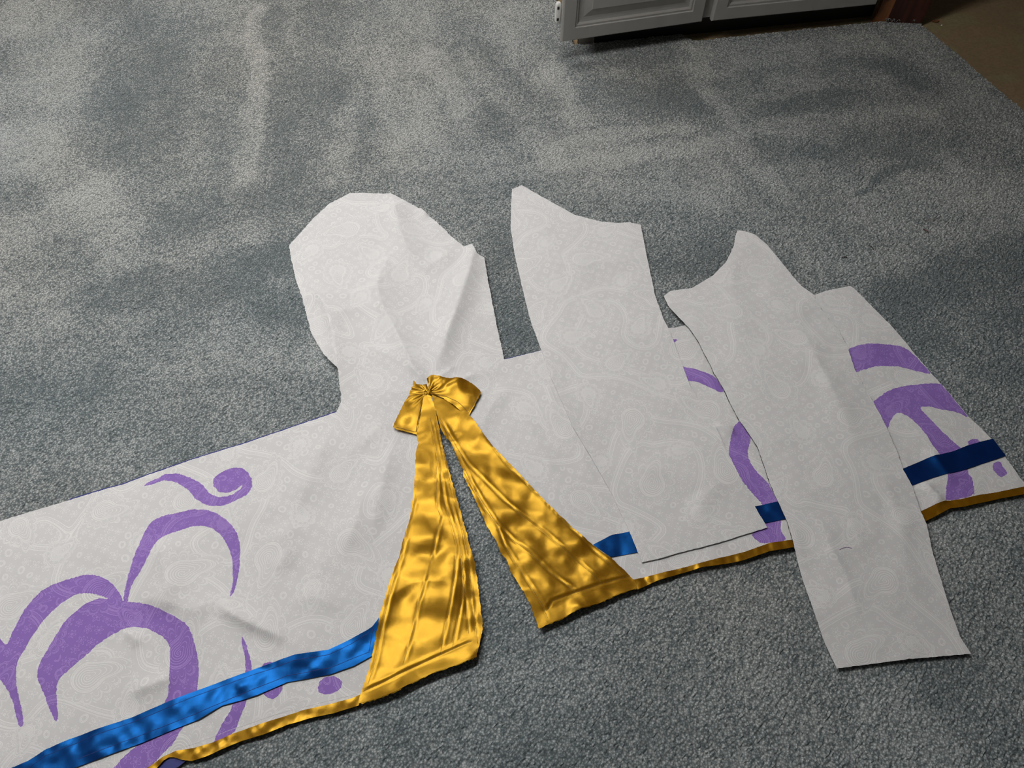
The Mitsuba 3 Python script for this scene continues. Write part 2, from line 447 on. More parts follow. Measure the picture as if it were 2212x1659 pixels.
stroke([(330, 790), (500, 740), (660, 760)], 0.08, 0.22)
stroke([(560, 660), (640, 700)], 0.08, -0.28)
stroke([(0, 860), (200, 830)], 0.07, -0.16)
stroke([(60, 980), (500, 860)], 0.07, 0.12)
stroke([(0, 1060), (260, 980)], 0.06, 0.08)
stroke([(690, 430), (600, 560)], 0.09, -0.12)
stroke([(1080, 560), (1110, 700)], 0.06, -0.22)
stroke([(1120, 1480), (1400, 1560)], 0.16, -0.14)
stroke([(2060, 1180), (2212, 1130)], 0.08, 0.16)
stroke([(2130, 1330), (2180, 1560)], 0.10, 0.10)
stroke([(1900, 1540), (2040, 1620)], 0.08, 0.14)
stroke([(1080, 1260), (1130, 1390)], 0.05, -0.10)
stroke([(1850, 418), (1920, 380), (1985, 350)], 0.014, -0.55)
stroke([(1950, 330), (2010, 360)], 0.05, -0.25)
stroke([(1990, 90), (2100, 160), (2200, 260)], 0.10, 0.25)
stroke([(2040, 400), (2190, 400)], 0.12, 0.14)


def carpet_mesh():
    gx = graded(X0, -2.15, 2.1, X1, 0.0047, 0.05)
    gy = graded(Y0, -0.05, 2.95, Y1, 0.0047, 0.05)
    x, y = np.meshgrid(gx, gy)
    rng = np.random.default_rng(7)
    sx, sy = np.gradient(gx)[None, :], np.gradient(gy)[:, None]
    x = x + rng.uniform(-0.36, 0.36, x.shape) * np.minimum(sx, 0.006)
    y = y + rng.uniform(-0.36, 0.36, y.shape) * np.minimum(sy, 0.006)
    P3 = np.stack([x * 70, y * 70, x * 0 + 0.5], -1)
    z = 0.0125 + 0.0022 * (meshkit.fbm(np.stack([x * 7, y * 7, x * 0], -1), 3, 4) - 0.5) * 2 + 0.002 * (meshkit.noise(P3, 9) - 0.5) + rng.uniform(-0.0016, 0.0016, x.shape)
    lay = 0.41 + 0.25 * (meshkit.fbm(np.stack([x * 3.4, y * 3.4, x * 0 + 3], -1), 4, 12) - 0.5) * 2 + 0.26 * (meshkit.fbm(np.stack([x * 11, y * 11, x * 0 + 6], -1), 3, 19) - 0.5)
    wx = x + 0.07 * (meshkit.fbm(np.stack([x * 9, y * 9, x * 0 + 9], -1), 3, 31) - 0.5)
    wy = y + 0.07 * (meshkit.fbm(np.stack([x * 9, y * 9, x * 0 + 5], -1), 3, 37) - 0.5)
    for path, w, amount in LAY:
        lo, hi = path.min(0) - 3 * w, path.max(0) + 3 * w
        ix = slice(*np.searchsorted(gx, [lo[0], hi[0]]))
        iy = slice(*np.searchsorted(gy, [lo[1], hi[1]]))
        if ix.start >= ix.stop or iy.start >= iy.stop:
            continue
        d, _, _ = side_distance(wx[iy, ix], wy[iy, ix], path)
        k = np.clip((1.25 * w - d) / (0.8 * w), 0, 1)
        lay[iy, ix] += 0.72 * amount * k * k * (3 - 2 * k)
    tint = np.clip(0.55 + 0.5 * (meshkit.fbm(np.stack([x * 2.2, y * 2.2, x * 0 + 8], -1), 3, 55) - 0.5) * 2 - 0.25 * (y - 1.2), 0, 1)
    n, m = x.shape
    V = np.c_[x.ravel(), y.ravel(), z.ravel()]
    inside = shapely.contains_xy(carpet_plan, V[:, 0], V[:, 1])
    i, j = np.meshgrid(np.arange(n - 1), np.arange(m - 1), indexing='ij')
    a = (i * m + j).ravel()
    q = np.c_[a, a + 1, a + m + 1, a + m]
    keep = inside[q].all(1)
    q = q[keep]
    # the cut edge: vertices on the rim of what is kept go down to the floor
    count = np.zeros(len(V), int)
    np.add.at(count, q.ravel(), 1)
    rim = (count > 0) & (count < 4)
    V[rim, 2] = 0.0015
    F = np.vstack([q[:, [0, 1, 2]], q[:, [0, 2, 3]]])
    used = np.unique(F)
    back = np.full(len(V), -1)
    back[used] = np.arange(len(used))
    uv = np.c_[np.clip(lay, 0, 1).ravel(), tint.ravel()]
    return V[used], back[F], uv[used]


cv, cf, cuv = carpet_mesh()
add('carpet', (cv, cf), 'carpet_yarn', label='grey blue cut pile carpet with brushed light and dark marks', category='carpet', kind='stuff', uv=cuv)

rng = np.random.default_rng(11)
yarn = []
for k in range(46):                                               # yarns that have come loose along the cut edge at the post
    x, y = at(rng.uniform(1912, 1992), rng.uniform(41, 49), 0.01)[:2]
    a, n = rng.uniform(0, 6.28), rng.uniform(0.008, 0.022)
    t = np.linspace(0, 1, 5)[:, None]
    p = np.c_[x + t * n * math.cos(a), y + t * n * math.sin(a) - 0.004, 0.010 + 0.016 * np.sin(t * 2.4)]
    yarn.append(trimesh.Trimesh(*tube(p, 0.0009, 5), process=False))
add('carpet__loose_yarn', trimesh.util.concatenate(yarn), 'carpet_yarn', smooth=True, label='loose yarns along the cut edge', kind='stuff')

# ------------------------------------------------------------------ outlines of the garment, traced in pixels
SKIRT = ([(-420, 1262), (0, 1125), (144, 1082), (265, 1045), (419, 991), (554, 948), (727, 890), (830, 862), (935, 822), (1090, 775), (1168, 757), (1300, 735), (1442, 709),
          (1460, 707), (1479, 702), (1620, 670), (1754, 639), (1789, 627), (1833, 618), (1840, 619), (1851, 629), (1903, 680), (1943, 724), (1980, 765), (2031, 827),
          (2094, 900), (2120, 925), (2143, 950), (2167, 979), (2182, 1000), (2196, 1020), (2203, 1031), (2224, 1054),
          (2205, 1058), (2158, 1067), (2110, 1075), (2076, 1083), (2040, 1088), (2020, 1096), (1990, 1109), (1860, 1140), (1710, 1172), (1661, 1180), (1607, 1198), (1553, 1211), (1485, 1229), (1444, 1239), (1368, 1258),
          (1323, 1216), (1281, 1184), (1228, 1139), (1190, 1105), (1152, 1066), (1113, 1020), (1062, 968), (1020, 915), (960, 880), (935, 870), (915, 880), (903, 940), (906, 975), (902, 1010),
          (898, 1062), (893, 1097), (880, 1165), (869, 1205), (851, 1251), (839, 1297), (826, 1341), (814, 1403), (802, 1449), (795, 1468), (786, 1499),
          (759, 1514), (706, 1528), (653, 1540), (613, 1554), (557, 1572), (501, 1592), (463, 1608), (418, 1622), (380, 1628), (354, 1640), (319, 1665), (230, 1714), (100, 1778), (-420, 1905)])
BODICE = [(624, 528), (681, 466), (711, 439), (756, 416), (802, 417), (842, 417), (860, 427), (903, 450), (942, 478), (971, 505), (1002, 534), (1017, 530), (1023, 535), (1030, 552), (1046, 557), (1052, 595),
          (1069, 683), (1078, 725), (1087, 764), (1090, 782), (1040, 800), (975, 850), (925, 870), (850, 865), (728, 892), (738, 865), (732, 803), (698, 764), (672, 719), (652, 640), (639, 605), (629, 562)]
PANEL_B = [(1106, 409), (1127, 400), (1178, 429), (1243, 465), (1301, 479), (1340, 482), (1360, 480), (1384, 485), (1399, 562), (1415, 637), (1435, 696), (1442, 709), (1456, 740), (1474, 790), (1490, 835),
           (1518, 881), (1545, 926), (1574, 984), (1607, 1052), (1634, 1101), (1653, 1133), (1656, 1141), (1585, 1163), (1539, 1177), (1458, 1197), (1422, 1208), (1386, 1216), (1377, 1194), (1359, 1149),
           (1322, 1071), (1281, 1000), (1235, 925), (1210, 865), (1187, 813), (1168, 756), (1145, 689), (1126, 614), (1114, 562), (1103, 494), (1104, 445)]
PANEL_C = [(1593, 496), (1606, 497), (1631, 506), (1657, 530), (1694, 574), (1730, 620), (1754, 639), (1767, 662), (1785, 688), (1811, 717), (1830, 754), (1844, 801), (1885, 869), (1914, 926), (1940, 989),
           (1949, 1016), (1969, 1052), (1989, 1110), (2001, 1135), (2016, 1200), (2045, 1291), (2074, 1374), (2097, 1412), (1962, 1424), (1808, 1444), (1781, 1388), (1745, 1287), (1719, 1207), (1712, 1175),
           (1698, 1128), (1661, 1045), (1636, 969), (1607, 925), (1595, 908), (1575, 870), (1563, 843), (1541, 810), (1534, 790), (1508, 740), (1487, 709), (1479, 702), (1461, 683), (1445, 664), (1434, 639),
           (1448, 629), (1495, 621), (1536, 598), (1569, 565), (1584, 533), (1589, 508)]
GORE_L = [(925, 858), (932, 861), (939, 878), (944, 903), (950, 930), (954, 957), (963, 990), (972, 1024), (988, 1082), (1003, 1133), (1016, 1183), (1026, 1220), (1033, 1266), (1037, 1300), (1043, 1353), (1043, 1361), (1035, 1400), (1029, 1423),
          (986, 1441), (944, 1454), (912, 1469), (881, 1483), (855, 1497), (815, 1512), (775, 1522), (780, 1497), (791, 1468), (797, 1449), (808, 1403), (820, 1341), (833, 1295), (845, 1251), (863, 1205), (874, 1165), (887, 1118), (891, 1084),
          (895, 1055), (897, 1031), (898, 1008), (900, 975), (905, 959), (899, 939), (903, 905), (910, 880), (918, 861)]
GORE_R = [(932, 852), (945, 860), (960, 866), (990, 880), (1013, 899), (1024, 912), (1033, 925), (1062, 963), (1087, 990), (1113, 1015), (1142, 1048), (1190, 1098), (1228, 1134), (1281, 1180), (1323, 1211), (1357, 1243), (1371, 1258), (1376, 1273), (1330, 1288), (1296, 1305),
          (1247, 1320), (1215, 1339), (1186, 1350), (1164, 1360), (1146, 1309), (1129, 1278), (1104, 1237), (1093, 1210), (1081, 1195), (1072, 1172), (1053, 1142), (1044, 1121), (1032, 1094), (1013, 1053), (1001, 1030),
          (1001, 1019), (992, 1001), (981, 974), (977, 963), (964, 948), (951, 927), (945, 901), (937, 872)]
LOOP_L = [(895, 828), (899, 834), (914, 838), (923, 837), (926, 851), (917, 862), (911, 883), (906, 908), (900, 940), (880, 936), (858, 931), (849, 925), (867, 890), (885, 856)]
LOOP_R = [(932, 816), (952, 820), (972, 824), (1004, 825), (1019, 832), (1033, 843), (1040, 852), (1033, 865), (1024, 883), (1013, 900), (1000, 896), (984, 882), (957, 864), (936, 856), (925, 852), (926, 833), (923, 824)]

skirt_poly = Polygon(pts(SKIRT)).buffer(0)
bodice_poly = Polygon(pts(BODICE)).buffer(0)
b_poly = Polygon(pts(PANEL_B)).buffer(0)
c_poly = Polygon(pts(PANEL_C)).buffer(0)

# folds: pixel path, height, width to the left of the path, width to the right (metres)
FOLDS = []


def fold(p, h, wl, wr, taper=0.25):
    FOLDS.append((pts(p), h, wl, wr, taper))


fold([(846, 412), (862, 500), (880, 548), (915, 584)], 0.019, 0.055, 0.030)
fold([(848, 535), (822, 600), (815, 625), (825, 663), (860, 732), (890, 795), (918, 845)], 0.020, 0.055, 0.028)
fold([(1030, 520), (1012, 600), (985, 680), (958, 755), (940, 812)], 0.026, 0.038, 0.034)
fold([(662, 610), (705, 665), (722, 730), (728, 800), (737, 872)], 0.017, 0.050, 0.022)
fold([(624, 640), (760, 640), (810, 622)], 0.007, 0.03, 0.03)
fold([(905, 452), (925, 470)], 0.010, 0.01, 0.012)
fold([(760, 840), (850, 850), (905, 845)], 0.003, 0.02, 0.02)
fold([(1075, 795), (1010, 820), (945, 848)], 0.004, 0.012, 0.018)
fold([(1110, 815), (1050, 900), (1030, 960)], 0.004, 0.03, 0.03)
fold([(770, 480), (800, 470), (842, 455)], 0.006, 0.03, 0.03)
fold([(700, 690), (760, 668), (815, 660)], 0.006, 0.02, 0.03)
fold([(905, 590), (960, 560), (985, 540)], 0.007, 0.03, 0.025)
fold([(875, 790), (905, 812), (925, 838)], 0.006, 0.010, 0.016)
fold([(985, 790), (955, 815), (935, 842)], 0.006, 0.016, 0.012)
fold([(1040, 800), (985, 825), (945, 850)], 0.005, 0.012, 0.012)
fold([(880, 800), (840, 770), (780, 750)], 0.004, 0.02, 0.02)
fold([(840, 905), (780, 960), (720, 1010)], 0.005, 0.03, 0.03)
fold([(700, 1180), (690, 1250), (720, 1320)], 0.005, 0.03, 0.025)
fold([(560, 1080), (620, 1110), (660, 1170)], 0.005, 0.03, 0.03)
fold([(190, 1170), (250, 1210), (260, 1270)], 0.004, 0.03, 0.03)
fold([(620, 1300), (680, 1290), (760, 1330)], 0.005, 0.025, 0.025)
fold([(1560, 640), (1600, 760), (1640, 830)], 0.003, 0.04, 0.04)
fold([(1900, 1010), (1930, 1100), (1960, 1200)], 0.004, 0.03, 0.03)
# the skirt: a soft hollow beside the loose panel, dents and creases
fold([(1150, 770), (1180, 840), (1235, 955), (1320, 1110)], 0.0085, 0.050, 0.065)
fold([(1110, 860), (1180, 1000), (1260, 1120)], 0.0076, 0.04, 0.04)
fold([(345, 1160), (362, 1230), (380, 1320)], 0.0205, 0.05, 0.04)
fold([(300, 1290), (420, 1320), (470, 1300)], 0.0103, 0.03, 0.03)
fold([(468, 1300), (505, 1330), (560, 1355), (620, 1385)], 0.0180, 0.022, 0.016)
fold([(600, 1130), (625, 1190), (600, 1240)], 0.0103, 0.03, 0.03)
fold([(800, 1040), (770, 1130), (740, 1210)], 0.0128, 0.035, 0.05)
fold([(720, 930), (660, 1050), (640, 1110)], 0.0103, 0.04, 0.05)
fold([(850, 960), (820, 1080), (800, 1180)], 0.0103, 0.03, 0.04)
fold([(280, 1500), (330, 1480), (380, 1460)], 0.0103, 0.02, 0.02)
fold([(270, 1360), (310, 1390)], 0.0103, 0.015, 0.02)
fold([(1540, 915), (1590, 935)], 0.0103, 0.012, 0.018)
fold([(1480, 790), (1570, 830)], 0.0051, 0.02, 0.02)
fold([(1330, 1000), (1540, 1050), (1490, 1130)], 0.0077, 0.05, 0.04)
fold([(1100, 560), (1250, 575), (1395, 560)], 0.0051, 0.02, 0.03)
fold([(1720, 700), (1800, 860), (1850, 980)], 0.0077, 0.04, 0.05)
fold([(1780, 1160), (1830, 1260), (1850, 1330)], 0.0077, 0.03, 0.04)
fold([(2000, 960), (2060, 1050)], 0.0103, 0.03, 0.03)
fold([(1990, 1040), (2040, 1090)], 0.0103, 0.016, 0.02)


def field(x, y):
    """Height of the lowest cloth layer: the pile's own unevenness, folds and small crumples."""
    x, y = np.asarray(x, float), np.asarray(y, float)
    k = lambda s, o: np.stack([x * s, y * s, np.full(x.shape, o)], -1)
    z = ZC - 0.002 + 0.009 * (meshkit.fbm(k(8, 0.3), 3, 4) - 0.5) + 0.0050 * (meshkit.fbm(k(22, 4.3), 2, 14) - 0.5) + 0.0070 * (0.5 - np.abs(meshkit.fbm(k(8, 7.7), 2, 24) - 0.5) * 2) ** 2
    for path, h, wl, wr, taper in FOLDS:
        lo, hi = path.min(0) - 2.6 * max(wl, wr), path.max(0) + 2.6 * max(wl, wr)
        m = (x > lo[0]) & (x < hi[0]) & (y > lo[1]) & (y < hi[1])
        if m.any():
            d, s, t = side_distance(x[m], y[m], path)
            w = np.where(s > 0, wl, wr)
            ends = np.clip(np.minimum(t, 1 - t) / taper, 0, 1) * 0.85 + 0.15
            z[m] += h * ends * np.exp(-(np.sqrt(d * d + 0.002 ** 2) / w) ** 1.35 * 1.45)
    return z


# short puckers that run in from the hems, made by the stitching
HEM_L = LineString(pts([(786, 1499), (706, 1528), (613, 1554), (501, 1592), (418, 1622), (354, 1640), (230, 1714)]))
HEM_R = LineString(pts([(1368, 1258), (1485, 1229), (1607, 1198), (1710, 1172), (1860, 1140), (1990, 1109), (2076, 1083), (2205, 1058)]))


def pucker(x, y):
    out = np.zeros(np.shape(x))
    P = shapely.points(np.stack([x, y], -1))
    for k, hem in enumerate((HEM_L, HEM_R)):
        d = shapely.distance(hem, P)
        t = shapely.line_locate_point(hem, P)
        q = np.stack([t * 42, d * 8, np.full(np.shape(x), k + 0.5)], -1)
        out += np.exp(-(d / 0.045) ** 2) * 0.0052 * (meshkit.fbm(q, 2, 71 + k) - 0.5)
    return out


BASE = lambda x, y: field(x, y) + pucker(x, y)


def layer(dz):
    return lambda x, y: BASE(x, y) + dz


def draped(dz, under, own):
    """On top of the skirt where it lies over it, down on the pile beside it."""
    def h(x, y):
        p = shapely.points(np.stack([x, y], -1))
        inside = shapely.contains_xy(under, x, y)
        d = np.where(inside, 0.0, shapely.distance(under, p))
        k = np.clip(1 - d / 0.08, 0, 1)
        q = np.stack([x * 11, y * 11, np.full(np.shape(x), own)], -1)
        return BASE(x, y) - 0.0 + 0.0004 + dz * k * k * (3 - 2 * k) + 0.0020 * meshkit.fbm(q, 3, int(own * 10))
    return h


# ------------------------------------------------------------------ the robe
R = 'costume_robe'
labels[R] = {'label': 'white paisley robe with purple painted scrolls, blue ribbons and gold satin gores', 'category': 'robe'}
cloth(f'{R}__skirt', rough(skirt_poly, 0.0014, 0.004, 1), 0.0062, layer(0.0), 'white_paisley', turn=0.35)
cloth(f'{R}__bodice_panel', rough(bodice_poly, 0.0026, 0.003, 2), 0.0045, layer(0.0002), 'white_paisley', turn=2.2, label='rounded white upper panel with frayed raw edges')


# navy lining that peeps out along the top edge and under the turned hem
def peep(p, w, shift=0.0):
    return LineString(pts(p)).buffer(w, cap_style='flat')


lining = unary_union([peep([(150, 1081), (265, 1046), (419, 992), (554, 949), (727, 891)], 0.0046), peep([(1088, 776), (1168, 758), (1185, 754)], 0.0030),
                      peep([(1848, 628), (1903, 681), (1943, 725), (1980, 766), (2031, 828), (2094, 901)], 0.0020),
                      Polygon(pts([(319, 1668), (354, 1636), (372, 1634), (400, 1643), (382, 1657), (348, 1666)])).buffer(0)])
for g in lining.geoms:
    cloth(numbered(f'{R}__lining'), g, 0.006, lambda x, y: BASE(x, y) - 0.0012, 'navy_cloth', label='navy blue lining showing at the edge')

# the painted scrolls
z1, z2, z3, z4 = (lambda p: zoom(0, 1000, 3.95, p)), (lambda p: zoom(0, 1239, 3.95, p)), (lambda p: zoom(300, 980, 7.9, p)), (lambda p: zoom(400, 1239, 3.95, p))
z5, z6, z7, z8 = (lambda p: zoom(1400, 660, 5.53, p)), (lambda p: zoom(1200, 900, 3.687, p)), (lambda p: zoom(1780, 700, 5.12, p)), (lambda p: zoom(1900, 900, 7.09, p))
PAINT = [
    z3([(75, 555), (150, 490), (250, 445), (330, 425), (450, 350), (560, 350), (650, 335), (760, 365), (860, 405), (980, 460), (1080, 520), (1150, 610), (1200, 670), (1280, 720), (1400, 745), (1520, 730),
        (1640, 680), (1740, 590), (1778, 515), (1720, 570), (1640, 630), (1540, 665), (1440, 675), (1360, 650), (1290, 580), (1265, 500), (1270, 420), (1330, 360), (1420, 300), (1560, 240), (1680, 230),
        (1770, 245), (1850, 305), (1910, 400), (1940, 500), (1920, 590), (1860, 690), (1760, 750), (1620, 820), (1480, 880), (1330, 900), (1180, 885), (1060, 830), (940, 750), (880, 660), (800, 590),
        (700, 520), (600, 480), (500, 460), (400, 460), (300, 500), (150, 540)]),
    z1([(1046, 1175), (1070, 1060), (1110, 930), (1150, 790), (1200, 680), (1250, 560), (1300, 495), (1390, 450), (1500, 430), (1620, 400), (1700, 395), (1800, 410), (1900, 460), (1980, 530), (2030, 610),
        (2048, 700), (2045, 830), (2030, 960), (2005, 1070), (1970, 1145), (1960, 1135), (1985, 1050), (1985, 950), (1985, 850), (1960, 740), (1920, 660), (1860, 590), (1780, 545), (1690, 535), (1600, 550),
        (1500, 590), (1380, 640), (1310, 730), (1260, 840), (1200, 940), (1130, 1030), (1100, 1110), (1092, 1200)]),
    z2([(1052, 250), (1020, 166), (960, 86), (880, 31), (780, 8), (680, 16), (560, 56), (420, 106), (330, 166), (230, 266), (150, 396), (90, 516), (50, 622), (0, 555), (-160, 380), (-160, 760), (0, 900), (60, 990),
        (100, 1080), (130, 1200), (165, 1308), (202, 1300), (206, 1260), (180, 1140), (150, 1020), (135, 900), (135, 800), (160, 720), (220, 620), (240, 576), (310, 476), (400, 356), (520, 256), (620, 191), (700, 166), (800, 171),
        (880, 196), (940, 215), (1000, 260)]),
    z2([(1050, 238), (980, 222), (900, 210), (820, 215), (720, 260), (640, 330), (560, 400), (500, 490), (450, 570), (400, 660), (345, 740), (322, 820), (320, 900), (345, 960), (380, 1030), (410, 1120), (440, 1190),
        (470, 1268), (496, 1250), (498, 1200), (485, 1120), (483, 1030), (490, 940), (530, 880), (620, 790), (740, 690), (850, 590), (960, 520), (1060, 465), (1150, 455), (1250, 465), (1340, 510), (1420, 560),
        (1448, 610), (1450, 720), (1452, 850), (1450, 960), (1430, 1050), (1390, 1140), (1300, 1290), (1180, 1450), (1080, 1540), (960, 1659), (800, 1790), (900, 1850), (1160, 1730), (1290, 1640), (1390, 1535), (1480, 1440),
        (1560, 1310), (1640, 1150), (1680, 1000), (1692, 850), (1690, 760), (1670, 620), (1640, 520), (1600, 440), (1530, 390), (1420, 330), (1300, 280), (1180, 250)]),
    z4([(480, 530), (500, 560), (545, 680), (570, 820), (550, 960), (525, 1080), (490, 1170), (440, 1290), (420, 1360), (240, 1455), (235, 1440), (300, 1300), (380, 1180), (420, 1080), (500, 950), (515, 830),
        (505, 700), (480, 600)]),
    z4([(650, 770), (740, 745), (800, 800), (835, 960), (800, 1040), (725, 1075), (655, 1020), (640, 900)]),
    z4([(1150, 895), (1260, 868), (1340, 905), (1325, 990), (1200, 1038), (1118, 1000)]),
    z5([(240, 405), (300, 398), (345, 397), (358, 409), (300, 440), (250, 440)]),
    z5([(300, 690), (410, 720), (520, 745), (620, 780), (720, 815), (800, 860), (860, 940), (920, 1025), (850, 1027), (780, 990), (650, 930), (560, 895), (470, 895), (350, 880)]),
    z6([(1425, 70), (1470, 25), (1540, 120), (1560, 175), (1527, 260), (1540, 350), (1600, 440), (1690, 520), (1730, 600), (1780, 690), (1800, 800), (1790, 900), (1850, 1000), (1640, 1008), (1600, 985),
        (1550, 930), (1680, 850), (1690, 760), (1650, 690), (1560, 600), (1480, 500), (1420, 400), (1380, 320), (1385, 240), (1405, 120)]),
    z7([(200, 310), (255, 285), (350, 240), (500, 212), (640, 218), (780, 225), (880, 250), (1000, 320), (1100, 440), (1204, 558), (1100, 530), (980, 500), (850, 465), (720, 460), (600, 462), (480, 490), (330, 540), (260, 560)]),
    z7([(480, 890), (530, 870), (640, 780), (760, 710), (900, 680), (1100, 660), (1250, 655), (1312, 668), (1390, 760), (1480, 860), (1560, 960), (1606, 1034), (1500, 985), (1400, 955), (1280, 945), (1180, 915), (1050, 912),
        (1100, 980), (1200, 1080), (1290, 1180), (1380, 1260), (1470, 1330), (1520, 1375)] ) +
    z8([(1350, 790), (1370, 880), (1420, 940), (1445, 1080), (1455, 1215), (1005, 1300), (1025, 1180), (1020, 1050), (1030, 890), (900, 560)]) +
    z7([(1260, 1430), (1200, 1340), (1120, 1210), (1040, 1110), (940, 1020), (830, 970), (770, 1010), (730, 1080), (710, 1160), (692, 1200), (620, 1090), (560, 1000)]),
    z8([(1360, 360), (1490, 330), (1530, 370), (1580, 400), (1560, 480), (1400, 500), (1365, 440)]),
    z8([(1760, 690), (1860, 680), (1880, 770), (1950, 830), (1938, 900), (1850, 928), (1770, 850), (1725, 790)]),
]
for k, p in enumerate(PAINT):
    ring = smooth_ring(pts(p), 1)
    poly = rough(Polygon(ring).buffer(0), 0.0022, 0.0018, 20 + k).intersection(skirt_poly.buffer(-0.0012))
    cloth(numbered(f'{R}__painted_scroll'), poly, 0.0052, layer(0.00035), 'purple_paisley', thick=0.00025, turn=0.35, **({'label': 'purple painted scroll'} if k == 0 else {}))

# ------------------------------------------------------------------ ribbons, hems, gores, bow
RIB_L = [(-60, 1695), (28, 1659), (63, 1644), (101, 1619), (152, 1597), (203, 1578), (291, 1548), (354, 1520), (418, 1495), (481, 1472), (542, 1449), (590, 1431), (638, 1415), (711, 1404), (759, 1381), (792, 1363), (805, 1354),
         (819, 1335), (815, 1370), (805, 1417), (765, 1439), (714, 1457), (620, 1474), (557, 1502), (527, 1512), (481, 1525), (430, 1555), (385, 1573), (304, 1606), (228, 1634), (162, 1659), (70, 1700), (-40, 1742)]
RIB_R = [(1281, 1177), (1321, 1156), (1359, 1149), (1480, 1125), (1629, 1094), (1680, 1084), (1820, 1050), (1947, 1014), (2002, 991), (2059, 975), (2089, 963), (2120, 954), (2143, 949), (2167, 979), (2172, 985), (2140, 996), (2089, 1013),
         (2048, 1025), (2013, 1033), (1969, 1049), (1830, 1092), (1695, 1122), (1648, 1131), (1500, 1166), (1377, 1194), (1319, 1204)]


def wavy(dz, s, amp, o, run=None):
    """A satin layer with its own puckers."""
    def h(x, y):
        q = np.stack([x * s, y * s, np.full(np.shape(x), o)], -1)
        return BASE(x, y) + dz + amp * meshkit.fbm(q, 2, int(o * 7))
    return h


def stitches(key, path, h, bsdf, r=0.00045):
    p = LineString(pts(path)).segmentize(0.004)
    c = np.array(p.coords)
    return add(key, tube(np.c_[c, h(c[:, 0], c[:, 1]) + 0.0001], r, 5), bsdf, smooth=True)


rib, rib_r = wavy(0.0009, 30, 0.0062, 2.5), wavy(0.0009, 30, 0.0034, 1.4)
for n, (outline, lab) in enumerate(((RIB_L, 'bright blue satin ribbon'), (RIB_R, None))):
    key = numbered(f'{R}__ribbon')
    cloth(key, Polygon(pts(outline)).buffer(0), 0.0042, (rib, rib_r)[n], 'blue_satin', thick=0.0004, turn=-0.35, **({'label': lab} if lab else {}))
    if n == 0:
        for p in ([(60, 1662), (101, 1633), (203, 1590), (291, 1559), (418, 1506), (542, 1460), (638, 1427), (711, 1415), (759, 1392), (800, 1366)],
                  [(170, 1640), (228, 1617), (304, 1589), (430, 1540), (527, 1498), (620, 1460), (714, 1443), (797, 1409)], [(807, 1352), (797, 1411)]):
            stitches(numbered(f'{key}__stitch_line'), p, rib, 'navy_cloth', 0.0005)

GH_L = [(786, 1497), (759, 1509), (706, 1523), (653, 1534), (613, 1548), (557, 1566), (501, 1586), (463, 1603), (418, 1616), (380, 1622), (354, 1634), (319, 1659), (230, 1708), (100, 1772), (-300, 1870), (-300, 1890), (110, 1795), (240, 1730),
        (338, 1660), (354, 1643), (365, 1636), (376, 1636), (395, 1642), (415, 1644), (446, 1634), (486, 1616), (521, 1601), (572, 1586), (620, 1566), (671, 1551), (721, 1541), (775, 1524)]
GH_R = [(1366, 1256), (1368, 1253), (1444, 1234), (1485, 1224), (1553, 1206), (1607, 1193), (1661, 1174), (1710, 1167), (1860, 1134), (1990, 1104), (2020, 1090), (2040, 1083), (2076, 1079), (2110, 1071), (2158, 1063), (2205, 1053), (2228, 1050), (2232, 1064), (2212, 1068), (2161, 1077),
        (2083, 1095), (2051, 1099), (2023, 1114), (1997, 1127), (1860, 1156), (1714, 1183), (1661, 1192), (1601, 1212), (1553, 1221), (1517, 1226), (1471, 1239), (1417, 1256), (1376, 1275)]
hem = wavy(0.0010, 46, 0.0050, 3.5)
cloth(f'{R}__hem_trim', Polygon(pts(GH_L)).buffer(0), 0.0038, hem, 'gold_satin', thick=0.0016, turn=-0.35, label='narrow gold satin hem')
cloth(f'{R}__hem_trim_001', Polygon(pts(GH_R)).buffer(0), 0.0038, hem, 'gold_satin', thick=0.0016, turn=-0.25)
stitches(f'{R}__hem_stitch', [(770, 1499), (706, 1514), (613, 1537), (501, 1575), (418, 1607), (354, 1625)], BASE, 'white_thread', 0.0004)

# seams of the gores: the cloth is sewn into narrow tucks, each seam a shallow step
SEAM_L = [[(943, 1010), (945, 1100), (952, 1118), (940, 1180), (921, 1252), (903, 1310), (893, 1360), (880, 1410), (872, 1437)],
          [(930, 905), (948, 1000), (962, 1090), (975, 1130), (988, 1180), (984, 1240), (975, 1300), (962, 1360), (952, 1415)],
          [(975, 1090), (990, 1150), (1000, 1230), (998, 1300), (988, 1350), (978, 1400)],
          [(940, 900), (962, 1000), (984, 1085), (1001, 1150), (1014, 1220), (1021, 1290), (1028, 1350), (1032, 1392)],
          [(995, 1210), (1003, 1270), (1010, 1330), (1013, 1370)],
          [(899, 1070), (872, 1190), (850, 1260), (838, 1310), (826, 1360), (812, 1430), (796, 1480)]]
SEAM_R = [[(950, 905), (985, 965), (1010, 1005), (1045, 1040), (1090, 1085), (1120, 1110), (1180, 1155), (1230, 1200), (1300, 1262)],
          [(1000, 1020), (1045, 1090), (1070, 1130), (1110, 1170), (1150, 1202), (1190, 1240), (1250, 1285)],
          [(960, 930), (990, 985), (1020, 1050), (1045, 1100), (1075, 1140), (1090, 1180), (1125, 1235), (1150, 1275), (1172, 1310), (1186, 1345)],
          [(1040, 935), (1090, 1000), (1150, 1060), (1220, 1130), (1280, 1190), (1345, 1245)]]
HEMSEAM_L = [(785, 1495), (830, 1475), (880, 1450), (935, 1425), (990, 1400), (1020, 1386)]
HEMSEAM_R = [(1180, 1322), (1192, 1300), (1240, 1282), (1300, 1262), (1360, 1246)]
seam_lines_l, seam_lines_r = [pts(p) for p in SEAM_L + [HEMSEAM_L]], [pts(p) for p in SEAM_R + [HEMSEAM_R]]


